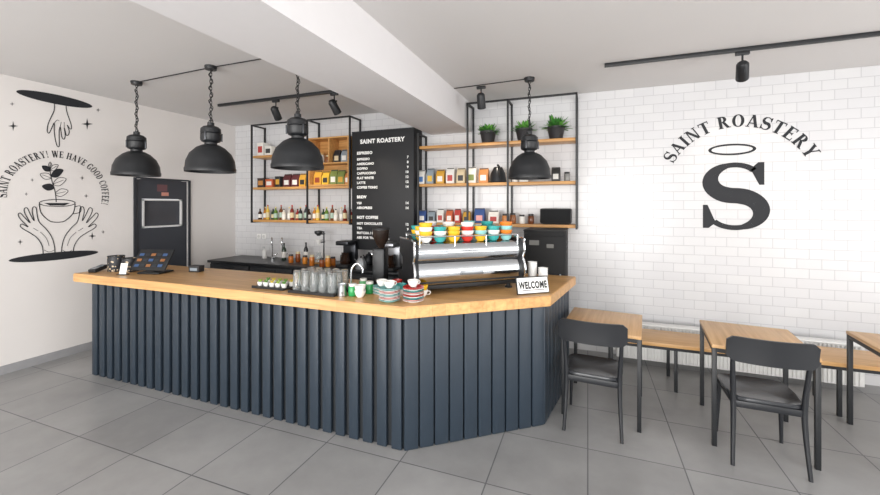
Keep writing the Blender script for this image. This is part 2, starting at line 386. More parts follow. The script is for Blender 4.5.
SP=[(-5.0,2.45),(-1.20,2.45),(-.27,3.175),(-.11,4.12),(-.9,4.12),(-.95,3.63),(-1.51,3.2),(-5.0,3.2)]
g=G(); g.prism(SP,.955,1.04); bmesh.ops.bevel(g.bm,geom=g.bm.edges[:],offset=.006,segments=2,affect='EDGES')
thing('countertop','thick oak countertop wrapping the slatted counter','countertop',[('countertop',g,OAKT)])
ZT=1.0405
# back counter
bx0,bx1=-5.5,-.68
n=6; w=(bx1-bx0)/n
kit=None
for i in range(n):
    gb=G().box(0,0,.43,w-.004,.58,.86); gd=G().box(0,-.3,.46,w-.02,.02,.76,.003); ghn=G().box(0,-.32,.80,.2,.02,.015,.003)
    if kit is None:
        kit=thing('base_cabinet','dark grey base cabinet below the back worktop','cabinet',[('body',gb,DARK),('door',gd,DARK,None,[('handle',ghn,BLACK)])],(bx0+w/2,4.73,0),0,'back bar cabinets')
    else: dup(kit,(bx0+w*(i+.5),4.73,0))
thing('back_worktop','black worktop on the back bar cabinets','worktop',[('back_worktop',G().box((bx0+bx1)/2,4.705,.881,bx1-bx0,.65,.038,.004),mat('#1f2124',.35))])
ZB=.9005

# ---------------------------------------------------------------- tables chairs bench
def table(loc,rz,w=.60,d=.68,h=.74,**k):
    parts=[('tabletop',G().box(0,0,h-.013,w,d,.026,.003),OAKY)]
    s=.03; x=w/2-s/2-.002; y=d/2-s/2-.002
    gf=G(); z=h-.026-s/2
    gf.box(0,y,z,w-2*s,s*.9,s); gf.box(0,-y,z,w-2*s,s*.9,s); gf.box(x,0,z,s*.9,d-2*s,s); gf.box(-x,0,z,s*.9,d-2*s,s)
    parts.append(('frame',gf,BLACK,'black square steel frame'))
    for a in(-1,1):
        for b in (-1,1): parts.append(('leg',G().box(a*x,b*y,(h-.026)/2,s,s,h-.0265,.002),BLACK))
    return thing('dining_table','small square oak cafe table on a black steel frame','table',parts,loc,rz,'cafe tables')
ta=table((.13,3.72,0),math.radians(-7)); ta['label']='oak cafe table on black steel frame beside the slatted counter'
dup(ta,(1.18,3.66,0),math.radians(-6.5),'oak cafe table on black steel frame below the wall emblem')
dup(ta,(2.22,3.74,0),math.radians(-4),'oak cafe table on black steel frame, no chair beside it')

CH=mat('#1f2125',.38,noise=.05,nm='chair_black'); 
def chair(loc,rz):
    P=[]
    gs=G(); pl=[]
    for k in range(40):
        a=2*math.pi*k/40; e=.35
        c,s_=math.cos(a),math.sin(a); pl.append((.205*math.copysign(abs(c)**e,c)*(1.0 if s_<0 else 1.04),.205*math.copysign(abs(s_)**e,s_)))
    rings=[[(x*sc,y*sc,z) for x,y in pl] for sc,z in ((.96,.425),(1,.432),(1,.448),(.97,.456),(.75,.450),(.4,.446),(.1,.445))]
    gs.loft(rings); P.append(('seat',gs,mat('#2b2d31',.22,noise=.05,nm='seat_black')))
    for a in (-1,1):
        P.append(('leg',G().tube([(a*.2,.2,0),(a*.186,.17,.43)],[.011,.018],10),CH))
        P.append(('leg',G().tube(smooth([(a*.205,-.235,0),(a*.193,-.2,.25),(a*.19,-.19,.44),(a*.2,-.215,.65),(a*.205,-.245,.83)],4),[lerp(.012,.018,min(1,k/8)) if k<9 else lerp(.018,.012,(k-8)/8) for k in range(17)],10),CH))
    ga=G(); ga.box(0,.172,.402,.35,.02,.045,.004); ga.box(0,-.188,.402,.36,.02,.045,.004)
    for a in (-1,1): ga.box(a*.183,0,.402,.02,.34,.045,.004)
    P.append(('apron',ga,CH))
    gb=G(); R=[]; n=16
    for k in range(n+1):
        u=-1+2*k/n; x=.243*u; y=-.285+.05*u*u
        hh=.085*(1-max(0,(abs(u)-.82)/.18)**2*.35); zc=.795
        R.append([(x,y-.009,zc-hh),(x,y+.009,zc-hh),(x,y+.004,zc),(x,y-.008,zc+hh),(x,y-.026,zc+hh),(x,y-.014,zc)])
    gb.loft(R); P.append(('backrest',gb,CH))
    return thing('dining_chair','black wooden chair with curved backrest tucked at oak table','chair',P,loc,rz,'cafe chairs')
ch=chair((.047,3.405,0),math.radians(-4)); ch['label']='black wooden cafe chair at the table beside the counter'
dup(ch,(1.125,3.385,0),math.radians(-2),'black wooden cafe chair at the table below the emblem')

parts=[('bench_seat',G().box(1.95,4.385,.435,3.6,.43,.035,.003),OAK)]
gf=G().box(1.95,4.20,.402,3.5,.025,.03).box(1.95,4.57,.402,3.5,.025,.03); parts.append(('frame',gf,BLACK))
for x in (.22,.77,1.95,3.1,3.68):
    for y in (4.2,4.57): parts.append(('leg',G().box(x,y,.193,.028,.028,.386,.002),BLACK))
thing('bench','long oak wall bench with black steel legs','bench',parts)
rw=2.1; x0=.3
gr=G().box(x0+rw/2,4.80,.25,rw,.05,.38,.004)
for i in range(int(rw/.033)): gr.box(x0+.02+i*.033,4.768,.25,.018,.02,.36,.004)
gg=G().box(x0+rw/2,4.815,.447,rw,.12,.012,.003); 
gt=G().cyl((x0-.01,4.80,.14),(x0-.06,4.80,.14),.014).cyl((x0-.06,4.80,0),(x0-.06,4.80,.15),.01)
gm=G().box(x0+.3,4.92,.28,.04,.19,.2).box(x0+rw-.3,4.92,.28,.04,.19,.2)
RW=mat('#e9e9e7',.4,nm='radiator_white')
thing('radiator','white ribbed panel radiator under the bench','radiator',[('panel',gr,RW),('grille',gg,RW),('valve_pipe',gt,RW),('bracket',gm,RW)])

# ---------------------------------------------------------------- shelves
YS0,YS1=4.74,5.02; YM=(YS0+YS1)/2; ZS=(2.53,2.03,1.52)
def shelfunit(label,xs,x0,x1,shelves,ztop_of,topbar):
    P=[]
    for x in xs:
        zt=ztop_of(x)
        gu=G(); gu.box(x,YS0,(1.47+zt)/2,.022,.022,zt-1.47); gu.box(x,YS1-.012,(1.47+zt)/2,.022,.022,zt-1.47)
        gu.box(x,YM,1.481,.022,YS1-YS0,.022); gu.box(x,YM,zt-.011,.022,YS1-YS0,.022)
        P.append(('upright',gu,BLACK))
    gt=G(); gt.box((topbar[0]+topbar[1])/2,YS0,topbar[2]-.011,topbar[1]-topbar[0],.022,.022)
    P.append(('top_rail',gt,BLACK))
    for (a,b,z) in shelves: P.append(('shelf_board',G().box((a+b)/2,YM-.002,z-.019,b-a,YS1-YS0-.03,.036,.003),OAKP))
    thing('shelf_unit',label,'shelf',P)
shelfunit('black metal shelf unit with oak boards holding boxes and bottles',(-4.98,-3.9,-3.16),0,0,((-4.97,-3.92,2.53),(-4.97,-3.17,2.03),(-4.97,-3.17,1.52)),lambda x:3.02,(-4.98,-3.16,3.02))
shelfunit('black metal shelf unit with oak boards holding plants and bags',(-2.10,-1.42,-.91,-.12),0,0,((-2.09,-.13,2.53),(-2.09,-.13,2.03),(-2.09,-.13,1.52)),lambda x:3.04 if x>-1.43 else 2.70,(-1.42,-.12,3.04))
# crate
g=G(); a,b=-3.88,-3.18; z0,z1=2.031,2.74; t=.02; yc=4.87; dp=.26
g.box((a+b)/2,yc,z0+t/2,b-a,dp,t); g.box((a+b)/2,yc,z1-t/2,b-a,dp,t); g.box(a+t/2,yc,(z0+z1)/2,t,dp,z1-z0-2*t); g.box(b-t/2,yc,(z0+z1)/2,t,dp,z1-z0-2*t); g.box((a+b)/2,yc+dp/2-.006,(z0+z1)/2,b-a-2*t,.012,z1-z0-2*t); g.box((a+b)/2,yc,2.36,b-a-2*t,dp-.02,t)
g.box(-3.53,yc,(2.37+z1)/2,t,dp-.03,z1-2.39)
thing('wooden_crate','open oak display crate standing on the wall shelf','crate',[('wooden_crate',g,OAKP)])

# ---------------------------------------------------------------- menu board
bx,by=-3.125,-2.165
parts=[('board',G().box((bx+by)/2,4.88,1.955,by-bx,.28,1.66,.003),mat('#1e1f22',.6,nm='menu_black'))]
menu=thing('menu_board','tall black menu board with white lettering between the shelves','menu board',[parts[0],('rim',G().box((bx+by)/2,4.738,2.778,by-bx,.006,.012),DARK)])
def text(par,s,x,z,size,y=4.737,al='LEFT',m=CHALK,bold=.0,rot=(math.pi/2,0,0),name='lettering'):
    c=bpy.data.curves.new('t','FONT'); c.body=s; c.size=size; c.align_x=al; c.offset=bold; c.resolution_u=3; c.space_character=1.1
    o=bpy.data.objects.new('t',c); COL.objects.link(o)
    bpy.context.view_layer.update()
    me=bpy.data.meshes.new_from_object(o.evaluated_get(bpy.context.evaluated_depsgraph_get())); bpy.data.objects.remove(o)
    me.materials.clear(); me.materials.append(m)
    n=bpy.data.objects.new(name,me); COL.objects.link(n); n.parent=par; n.location=(x,y,z); n.rotation_euler=rot; return n
text(menu,'SAINT ROASTERY',(bx+by)/2,2.61,.080,al='CENTER',bold=.004)
def block(title,rows,z):
    text(menu,title,-3.04,z,.053,bold=.003); z-=.083
    for r,p in rows:
        text(menu,r,-3.04,z,.044,bold=.0024); 
        if p: text(menu,p,-2.24,z,.044,al='RIGHT',bold=.0024)
        z-=.066
    return z
z=block('ESPRESSO',[('ESPRESSO','7'),('AMERICANO','8'),('DOPPIO','9'),('CAPPUCCINO','10'),('FLAT WHITE','12'),('LATTE','12'),('COFFEE TONIC','14')],2.46)
z=block('BREW',[('V60','14'),('AEROPRESS','14')],z-.07)
z=block('HOT COFFEE',[('HOT CHOCOLATE','12'),('TEA','9'),('MATCHA / ORANGE','13'),('ASK FOR THE FLAVOUR','')],z-.07)

# ---------------------------------------------------------------- pendants
def chain(g,z0,z1):
    n=int((z1-z0)/.034); 
    for i in range(n):
        zc=z0+(i+.5)*(z1-z0)/n; h=.024; w=.010
        pts=[]
        for k in range(10):
            a=2*math.pi*k/10; u=w*math.cos(a); v=h*math.sin(a)
            pts.append((u,0,zc+v) if i%2 else (0,u,zc+v))
        g.tube(pts,.0035,5,closed=True)
def pendant(loc,drop,label):
    dome=[(.228,.0),(.24,.0),(.242,.03),(.235,.04),(.228,.10),(.195,.17),(.135,.225),(.085,.25),(.06,.255),(.055,.248),(.08,.24),(.13,.215),(.187,.162),(.219,.096),(.228,.03),(.228,0)]
    gs=G().lathe([(r*.92,z*1.04) for r,z in dome],40)
    gi=G().lathe([(.05,.235),(.045,.15),(.0,.15)],16)
    gh=G().lathe([(0,.255),(.055,.255),(.055,.285),(.080,.295),(.090,.31),(.090,.37),(.083,.375),(.090,.38),(.087,.42),(.065,.44),(.03,.45),(.03,.48),(0,.48)],28)
    gc=G().lathe([(0,.15),(.045,.145),(.055,.11),(.045,.07),(0,.055)],16)
    gk=G(); chain(gk,.49,drop-.03); gk.tube([(0,0,.465),(.014,0,.475),(.018,0,.49),(.01,0,.505),(-.01,0,.505),(-.018,0,.49),(-.014,0,.475)],.004,6,closed=True)
    gw=G(); pts=[]
    for k in range(25): 
        zz=lerp(.47,drop-.02,k/24); pts.append((.02*math.sin(k*1.1),.02*math.cos(k*1.1)*.8,zz))
    gw.tube(pts,.004,6)
    gcn=G().lathe([(0,drop-.035),(.05,drop-.035),(.055,drop-.01),(.055,drop),(0,drop)],20)
    gcl=G()
    for a in range(3):
        an=a*2.1+.4; c,s=math.cos(an),math.sin(an)
        gcl.box(c*.095,s*.095,.34,.012,.012,.08,.003,rot=(0,0,an))
    return thing('pendant_lamp',label,'pendant lamp',[('shade',gs,BLACK),('socket',gi,BLACKM),('housing',gh,BLACK),('bulb',gc,mat('#f3efe4',.3,nm='bulb')),('chain',gk,BLACKM),('cord',gw,BLACKM),('canopy',gcn,BLACK),('clip',gcl,mat('#5a5c60',.4,.6),'grey steel clip')],loc,0,'industrial pendant lamps')
lb='black industrial dome pendant lamp hanging on a chain above the counter'
pz=2.07
p=pendant((-4.62,2.83,pz),ZC-pz,lb); dup(p,(-3.43,2.77,pz),.5); dup(p,(-2.39,2.78,pz),1.3)
p4=dup(p,(-.58,4.22,pz-.04),2.,'black industrial dome pendant lamp hanging before the plant shelf'); p4.scale=(1,1,(ZC-pz+.04)/(ZC-pz))
thing('ceiling_cable','black cable clipped to the ceiling between pendant lamps','cable',[('ceiling_cable',G().tube([(-4.62,2.83,ZC-.008),(-3.43,2.78,ZC-.008),(-2.39,2.78,ZC-.008),(-2.05,2.78,ZC-.008)],.005,6),BLACKM)])
thing('ceiling_cable','short black cable clipped to the ceiling beside the beam','cable',[('ceiling_cable',G().tube([(-1.44,4.27,ZC-.008),(-.58,4.22,ZC-.008)],.005,6),BLACKM)])
thing('light_track','black ceiling light track above the back bar','light track',[('light_track',G().box(-3.4,3.85,ZC-.018,2.45,.035,.034,.002),BLACK)])
thing('light_track','black ceiling light track facing the tiled wall','light track',[('light_track',G().box(2.15,4.05,ZC-.018,4.0,.035,.034,.002),BLACK)])
def spot(x,y,aim,label,energy,lit=False,top=ZC-.0355,size=.9,col=(1,.85,.66)):
    g1=G().box(0,0,-.015,.10,.03,.03,.003); g2=G().cyl((0,0,-.03),(0,0,-.09),.008).box(0,0,-.1,.07,.012,.02)
    loc=Vector((x,y,top)); pv=Vector((0,0,-.16)); d=(Vector(aim)-(loc+pv)).normalized()
    M=Matrix.Translation(pv)@Vector((0,0,-1)).rotation_difference(d).to_matrix().to_4x4()
    gh=G().lathe([(0,.08),(.03,.08),(.045,.06),(.048,-.09),(.042,-.09),(.04,-.05),(0,-.045)],20,M)
    gl=G().lathe([(0,-.0455),(.038,-.047),(0,-.049)],16,M)
    r=thing('track_spotlight',label,'spotlight',[('adapter',g1,BLACK),('stem',g2,BLACK),('head',gh,BLACK,None,[('lens',gl,mat('#fff2d8',.3,emit=14. if lit else 2.,nm='lens'))])],loc,0,'ceiling spotlights')
    if energy:
        l=bpy.data.lights.new('spot_beam','SPOT'); l.energy=energy; l.spot_size=size; l.spot_blend=.8; l.color=col; l.shadow_soft_size=.04
        o=bpy.data.objects.new('spot_beam',l); COL.objects.link(o); o.parent=r; o.location=pv+d*.1; o.rotation_euler=d.to_track_quat('-Z','Y').to_euler()
    return r
spot(-3.65,3.85,(-3.9,4.8,1.9),'black track spotlight aimed at the shelf',34)
spot(-2.78,3.85,(-2.65,4.8,1.8),'lit black track spotlight aimed at the menu board',16,True)
spot(-1.12,4.27,(-1.2,4.9,1.9),'black spotlight aimed at the coffee bag shelf',22,top=ZC-.016)
spot(1.24,4.05,(1.5,5.0,2.2),'black track spotlight aimed at the wall emblem',13,size=1.0,col=(1,.86,.70))

# ---------------------------------------------------------------- small item factories
CN={'#b6403a':'red','#e2b53a':'yellow','#e8e6e0':'white','#3f6ea8':'blue','#7d8b4a':'olive','#c9854a':'kraft','#2c2c2e':'black','#d9c7a4':'cream','#4a8d86':'teal','#5c2a2e':'dark red','#d4a13c':'mustard','#8e9aa3':'grey','#c8643c':'orange','#e9a9a4':'pink','#31508a':'navy','#3a3a3a':'charcoal'}
def bag(x,z,w,h,c,lc,y=4.86,dep=.09,rz=0,grp='coffee bags on the shelves'):
    g=G(); R=lambda ww,dd,zz:[(-ww/2,-dd/2,zz),(ww/2,-dd/2,zz),(ww/2,dd/2,zz),(-ww/2,dd/2,zz)]
    g.loft([R(w*.96,dep*.9,0),R(w,dep,.02*1),R(w,dep*.92,h*.6),R(w*.99,dep*.3,h*.88),R(w*.98,.008,h*.93),R(w*.98,.008,h)])
    gl=G().box(0,-dep/2-.001,h*.34,w*.62,.004,h*.36)
    gt=G().box(0,-.007,h*.95,w*.9,.006,.012)
    return thing('coffee_bag','%s paper coffee bag with a label standing on the shelf'%CN.get(c,'coloured'),'coffee bag',[('pouch',g,mat(c,.5)),('label_patch',gl,mat(lc,.5)),('seal',gt,mat('#3a3a3a',.5))],(x,y,z),rz,grp)
def bottle(x,y,z,r,h,c,cap,tr=0,label='slim glass syrup bottle on the shelf',name='bottle',lab='#e8e6e0',grp='bottles on the lower shelf'):
    g=G().lathe([(0,0),(r*.94,0),(r,.006),(r,h*.58),(r*.8,h*.68),(r*.36,h*.78),(r*.33,h*.93),(0,h*.93)],16)
    gc=G().lathe([(0,h*.9),(r*.4,h*.9),(r*.4,h),(0,h)],12)
    gl=G().lathe([(r*1.01,h*.15),(r*1.015,h*.16),(r*1.015,h*.48),(r*1.01,h*.49)],16)
    return thing(name,label,'bottle',[('glass_body',g,mat(c,.15,trans=tr)),('cap',gc,mat(cap,.4)),('label_band',gl,mat(lab,.5))],(x,y,z),0,grp)
def jar(x,y,z,r,h,c,cap,label,grp=None,name='jar'):
    g=G().lathe([(0,0),(r*.9,0),(r,.008),(r,h*.75),(r*.85,h*.82),(0,h*.82)],20); gc=G().lathe([(0,h*.8),(r*.88,h*.8),(r*.88,h*.98),(r*.84,h),(0,h)],20)
    return thing(name,label,'jar',[('body',g,mat(c,.2)),('lid',gc,mat(cap,.4))],(x,y,z),0,grp)
def carton(x,y,z,w,d,h,c,c2,label,rz=0,grp=None):
    g=G().box(0,0,h/2,w,d,h,.003); gl=G().box(0,-d/2-.001,h*.5,w*.7,.003,h*.5)
    gd=G().box(0,0,h-.004,w+.003,d+.003,.02,.002)
    return thing('carton',label,'box',[('body',g,mat(c,.6)),('label_patch',gl,mat(c2,.6)),('lid',gd,mat(c,.55,noise=.1))],(x,y,z),rz,grp)
CUPN={'#3fa3a0':'teal','#e7b731':'yellow','#c8372f':'red','#f1efea':'white','#e07f2d':'orange','#8fc6c4':'pale turquoise','#e9a9a4':'pink'}
def cup(loc,c,r=.045,h=.06,rz=0,label=None,grp='cups on the espresso machine',handle=True):
    pr=[(0,0),(r*.5,0),(r*.55,.004),(r*.82,h*.35),(r*.98,h*.8),(r,h),(r*.95,h),(r*.9,h*.8),(r*.74,h*.38),(r*.45,.01),(0,.008)]
    g=G().lathe(pr,20)
    gh=G().tube([(r*.93,0,h*.78),(r*1.3,0,h*.8),(r*1.42,0,h*.58),(r*1.25,0,h*.35),(r*.82,0,h*.3)],.004,6)
    ps=[('bowl',g,mat(c,.2,nm='glaze'))]+([('handle',gh,mat(c,.2,nm='glaze'))] if handle else [])
    return thing('coffee_cup',label or '%s glazed coffee cup in a stack'%CUPN.get(c,'coloured'),'cup',ps,loc,rz,grp)

# lower left shelf bottles
cols=['#3a2418','#6b3b1c','#2b2b2e','#1f3d2a','#7a2c22','#b9772a','#e4dfd2','#2a2d33','#5a7a2c','#8e2f2a','#d9b64c','#c9c6bf']
for i in range(22):
    x=lerp(-4.91,-3.23,i/21); c=cols[(i*5)%12]; h=.17+.03*((i*7)%3)
    bottle(x,4.84+.03*((i*3)%2),1.5205,.030,h,c,('#17181a','#d8c080','#b23a2c')[i%3],lab=('#e8e6e0','#d8c9a0','#a7c0b0')[(i//2)%3])
for i,(x,w,h,c,l) in enumerate([(-4.86,.13,.14,'#3c2e28','#c98b4a'),(-4.69,.14,.12,'#c8643c','#e8e6e0'),(-4.52,.1,.16,'#2c2c2e','#d4a13c')]):
    carton(x,4.86,2.0305,w,.12,h,c,l,'small packaged carton standing on the oak shelf',grp='cartons on the shelves')
for x,w,h,c,l in [(-4.36,.14,.20,'#5c2a2e','#e8e6e0'),(-4.20,.14,.20,'#5c2a2e','#e8e6e0'),(-4.06,.12,.2,'#d4a13c','#2c2c2e'),(-3.95,.07,.17,'#7d8b4a','#e8e6e0')]: bag(x,2.0305,w,h,c,l)
for x,w,h,c,l in [(-3.78,.13,.21,'#d4a13c','#8a3a24'),(-3.64,.12,.2,'#e2b53a','#2c2c2e'),(-3.50,.12,.22,'#7d8b4a','#e8e6e0'),(-3.37,.12,.21,'#7d8b4a','#d4a13c'),(-3.26,.08,.18,'#c9854a','#e8e6e0')]: bag(x,2.0515,w,h,c,l)
jar(-3.74,4.86,2.3705,.045,.16,'#e8e6e0','#caa36a','white ceramic canister in the oak crate'); jar(-3.62,4.86,2.3705,.035,.12,'#8f5a34','#d8c9a0','brown glass jar in the oak crate')
for x,c,l in [(-3.44,'#2c2c2e','#d9c7a4'),(-3.31,'#8e9aa3','#e8e6e0')]: bag(x,2.3705,.11,.19,c,l)
carton(-4.86,4.86,2.5305,.12,.14,.2,'#e8e6e0','#b6403a','white carton with red label on top shelf'); carton(-4.70,4.86,2.5305,.13,.14,.14,'#e8e6e0','#3a3a3a','white carton with dark label on top shelf')
jar(-4.52,4.86,2.5305,.05,.15,'#d9c7a4','#caa36a','cream ceramic canister on the top shelf'); bottle(-4.36,4.86,2.5305,.035,.24,'#2b2b2e','#caa36a',label='dark bottle on the top shelf'); carton(-4.15,4.86,2.5305,.2,.16,.12,'#5a5f66','#e8e6e0','grey carton on the top shelf')

# right unit middle
xs=[(422,.10,.19,'#e8e6e0','#3f6ea8'),(431,.10,.21,'#8e9aa3','#e2b53a'),(441,.11,.19,'#d4a13c','#e8e6e0'),(451,.11,.21,'#e8e6e0','#b6403a'),(461.5,.11,.20,'#d9c7a4','#2c2c2e'),(472,.12,.21,'#e8e6e0','#7d8b4a'),(484,.12,.19,'#c9854a','#e8e6e0')]
for px,w,h,c,l in xs: bag(XA(px,4.86),2.0305,w,h,c,l)
def kettle(loc,c,label,s=1.,rz=0):
    g=G().lathe([(0,0),(.075*s,0),(.08*s,.01),(.07*s,.09*s),(.045*s,.14*s),(.04*s,.15*s),(0,.155*s)],24)
    gsp=G().tube(smooth([(.07*s,0,.03*s),(.11*s,0,.06*s),(.115*s,0,.12*s),(.15*s,0,.155*s)],4),.006,8)
    gh=G().tube(smooth([(-.045*s,0,.14*s),(-.11*s,0,.15*s),(-.12*s,0,.09*s),(-.1*s,0,.04*s)],4),.008,8)
    gl=G().lathe([(0,.15*s),(.012,.152*s),(.014,.175*s),(0,.18*s)],12)
    return thing('gooseneck_kettle',label,'kettle',[('body',g,mat(c,.3,.6)),('spout',gsp,mat(c,.3,.6)),('handle',gh,BLACKM),('lid_knob',gl,BLACKM)],loc,rz)
kettle((XA(498,4.86),4.86,2.0305),'#3a3c40','dark metal gooseneck kettle on the middle shelf',1.3,1.9)
jar(XA(515,4.86),4.86,2.0305,.04,.12,'#e8e6e0','#3a3a3a','white ceramic jar on the middle shelf')
for px,c,l in [(524,'#e8e6e0','#4a8d86'),(556,'#3a3a3a','#e8e6e0')]: bag(XA(px,4.86),2.0305,.1,.17,c,l)
jar(XA(567,4.86),4.86,2.0305,.035,.11,'#8f8f8c','#2c2c2e','grey tin on the middle shelf')
for px,w,h,c,l in [(423,.1,.16,'#31508a','#e8e6e0'),(432,.1,.15,'#8e9aa3','#2c2c2e'),(441,.09,.18,'#e8e6e0','#b6403a'),(450,.09,.17,'#c8643c','#e8e6e0'),(458,.08,.18,'#b6403a','#e8e6e0'),(467,.09,.15,'#d4a13c','#2c2c2e'),(480,.13,.19,'#31508a','#e9a9a4'),(494,.13,.16,'#e8e6e0','#b6403a')]:
    bag(XA(px,4.86),1.5205,w,h,c,l,dep=.08)
for px,h,c in [(505,.12,'#c9854a'),(513,.13,'#8f5a34'),(522,.11,'#e8e6e0'),(531,.12,'#6b3b1c')]:
    jar(XA(px,4.86),4.86,1.5205,.036,h,c,'#2c2c2e','small lidded jar of tea on the lower shelf','tea jars')
g=G().box(0,0,.098,.36,.16,.18,.02); g2=G().box(0,-.081,.098,.33,.004,.15,.001); g3=G().box(0,0,.005,.3,.12,.01); g4=G().cyl((.12,0,.186),(.12,0,.192),.01).cyl((.08,0,.186),(.08,0,.192),.01)
thing('speaker','black tabletop speaker with fabric grille on the lower shelf','speaker',[('cabinet',g,mat('#202124',.4)),('grille',g2,mat('#141517',.9,noise=.3,scale=300)),('foot',g3,BLACKM),('button',g4,STEEL)],(XA(556,4.87),4.87,1.5205))
# plants
def plant(x,y,z,s,label,seed):
    rnd=random.Random(seed)
    gp=G().lathe([(0,0),(.070,0),(.075,.008),(.098,.125),(.103,.13),(.103,.152),(.093,.152),(.09,.13),(0,.125)],24); gs=G().lathe([(0,.13),(.089,.13)],16)
    gl=G()
    for i in range(75):
        an=i*2.4+rnd.random()*.4; el=rnd.uniform(.1,1.3); L=rnd.uniform(.11,.19)*s; 
        d=Vector((math.cos(an)*math.cos(el),math.sin(an)*math.cos(el),math.sin(el))); sd=Vector((-math.sin(an),math.cos(an),0)); up=d.cross(sd)
        b=Vector((math.cos(an)*.025,math.sin(an)*.025,.13)); vs=[];n=5
        for k in range(n+1):
            t=k/n; wd=.024*s*math.sin(math.pi*(.12+.86*t))**.8; c=b+d*(L*t)-Vector((0,0,1))*(.03*t*t*math.cos(el))
            vs+= [c-sd*wd, c+up*.004, c+sd*wd]
        fs=[]
        for k in range(n):
            a=k*3; fs+=[[a,a+1,a+4,a+3],[a+1,a+2,a+5,a+4]]
        gl.add(vs,fs,mi=rnd.choice((0,0,1)))
    return thing('potted_plant',label,'plant',[('pot',gp,mat('#2b2a2c',.5)),('soil',gs,mat('#2e2118',.9,noise=.3,scale=80)),('foliage',gl,[mat('#3f7d34',.5,noise=.3,scale=8),mat('#6aa84a',.5,noise=.2,scale=8)])],(x,y,z),0,'potted plants on the top shelf')
plant(XA(488,4.86),4.86,2.5305,.85,'low green leafy plant in dark pot on the top shelf',1)
plant(XA(524,4.86),4.86,2.5305,.85,'low green leafy plant in dark pot on the top shelf',2)
plant(XA(556,4.86),4.86,2.5305,1.0,'bushy green leafy plant in dark pot on the top shelf',3)

# ---------------------------------------------------------------- espresso machine
MCH=mat('#c3c7cb',.16,1.,noise=.03,nm='machine_chrome')
def espresso(loc,rz):
    L=.90
    prof=[(-.235,.07),(-.262,.10),(-.272,.15),(-.262,.20),(-.24,.228),(-.222,.232),(-.222,.246),(-.246,.25),(-.262,.29),(-.258,.335),(-.235,.365),(-.19,.372),(.17,.372),(.2,.35),(.2,.28),(.06,.25),(.05,.10),(.24,.10),(.25,.085),(.24,.06)]
    gb=G().prism(prof,-L/2,L/2,'x')
    P=[('body',gb,MCH,'polished chrome body')]
    for a in (-1,1):
        pf=[(-.25,.05),(-.285,.10),(-.292,.16),(-.275,.22),(-.255,.24),(-.28,.29),(-.272,.35),(-.24,.39),(.18,.39),(.225,.36),(.22,.27),(.12,.24),(.12,.14),(.27,.12),(.275,.06),(.25,.045)]
        P.append(('side_panel',G().prism(pf,a*(L/2)+(-.0 if a>0 else -.03),a*(L/2)+(.03 if a>0 else 0),'x'),BLACK,'black side panel'))
        pt=smooth([(a*(L/2+.034),y,z) for y,z in pf[:9]],3); P.append(('side_trim',G().tube(pt,.009,6),CHROME,'chrome edge trim'))
    P.append(('base_plate',G().box(0,-.02,.05,L-.02,.42,.03,.004),BLACKM))
    for a in (-1,1):
        for b in (-1,1): P.append(('foot',G().lathe([(0,0),(.03,0),(.03,.008),(.018,.015),(.018,.06),(0,.06)],16,loc=(a*.38,b*.17-.02,0)),BLACKM))
    gr=G()
    for y in (-.250,.16): gr.tube([(-.435,y,.42),(.435,y,.42)],.005,8)
    for x in (-.435,.435): gr.tube([(x,-.250,.42),(x,.16,.42)],.005,8)
    for x in (-.435,-.14,.14,.435):
        for y in (-.250,.16): gr.cyl((x,y,.345),(x,y,.42),.005)
    P.append(('cup_rail',gr,CHROME))
    P.append(('trim_strip',G().box(0,-.232,.239,L-.01,.01,.012).box(0,-.255,.09,L-.01,.008,.014).box(0,-.263,.312,L-.01,.004,.006),BLACKM))
    P.append(('badge',G().box(0,-.274,.15,.2,.006,.03,.002),mat('#8d9094',.3,1.)))
    for x in (-.24,0,.24):
        P.append(('group_head',G().lathe([(0,0),(.04,0),(.042,.04),(.035,.075),(0,.08)],20,loc=(x,.13,.19)),CHROME,None,[('portafilter',G().lathe([(0,-.02),(.028,-.02),(.034,0),(0,.0)],20,loc=(x,.13,.19)).cyl((x,.16,.185),(x,.31,.17),.013,.016),BLACKM)]))
    for x in (-.38,.38): P.append(('steam_wand',G().tube(smooth([(x,.19,.30),(x,.26,.29),(x,.28,.2),(x,.27,.11)],4),.006,8),CHROME))
    P.append(('drip_grate',G().box(0,.15,.104,L-.06,.16,.006),STEEL))
    return thing('espresso_machine','large polished chrome espresso machine with black sides on the oak counter','espresso machine',P,loc,rz)
EA=math.radians(40); EL=Vector((-1.055,3.27,ZT)); ES=1.09
em_root=espresso(EL,EA); em_root.scale=(1,1,ES)
def em(x,y,z): 
    c,s=math.cos(EA),math.sin(EA); return (EL.x+x*c-y*s,EL.y+x*s+y*c,EL.z+z)
seq=['#8fc6c4','#f1efea','#3fa3a0','#e7b731','#c8372f','#e7b731','#3fa3a0','#8fc6c4','#3fa3a0','#e07f2d']
for j,y in enumerate((-.178,-.058,.062)):
    for i in range(7):
        x=-.363+i*.121
        c=seq[(i+j*3)%10] if j else seq[i+1]
        n=3 if (i+j)%3 else 4
        for q in range(n):
            c2=c if q%2==0 else ('#f1efea' if (i+j)%2 else seq[(i+3)%10])
            cup(em(x,y,.373*ES+.0015+q*.034),c2,.055,.056,rz=EA+random.uniform(-.5,.5)+(1.57 if i%2 else -1.57),handle=(q==0 and j==1),grp='cups stacked on the espresso machine')

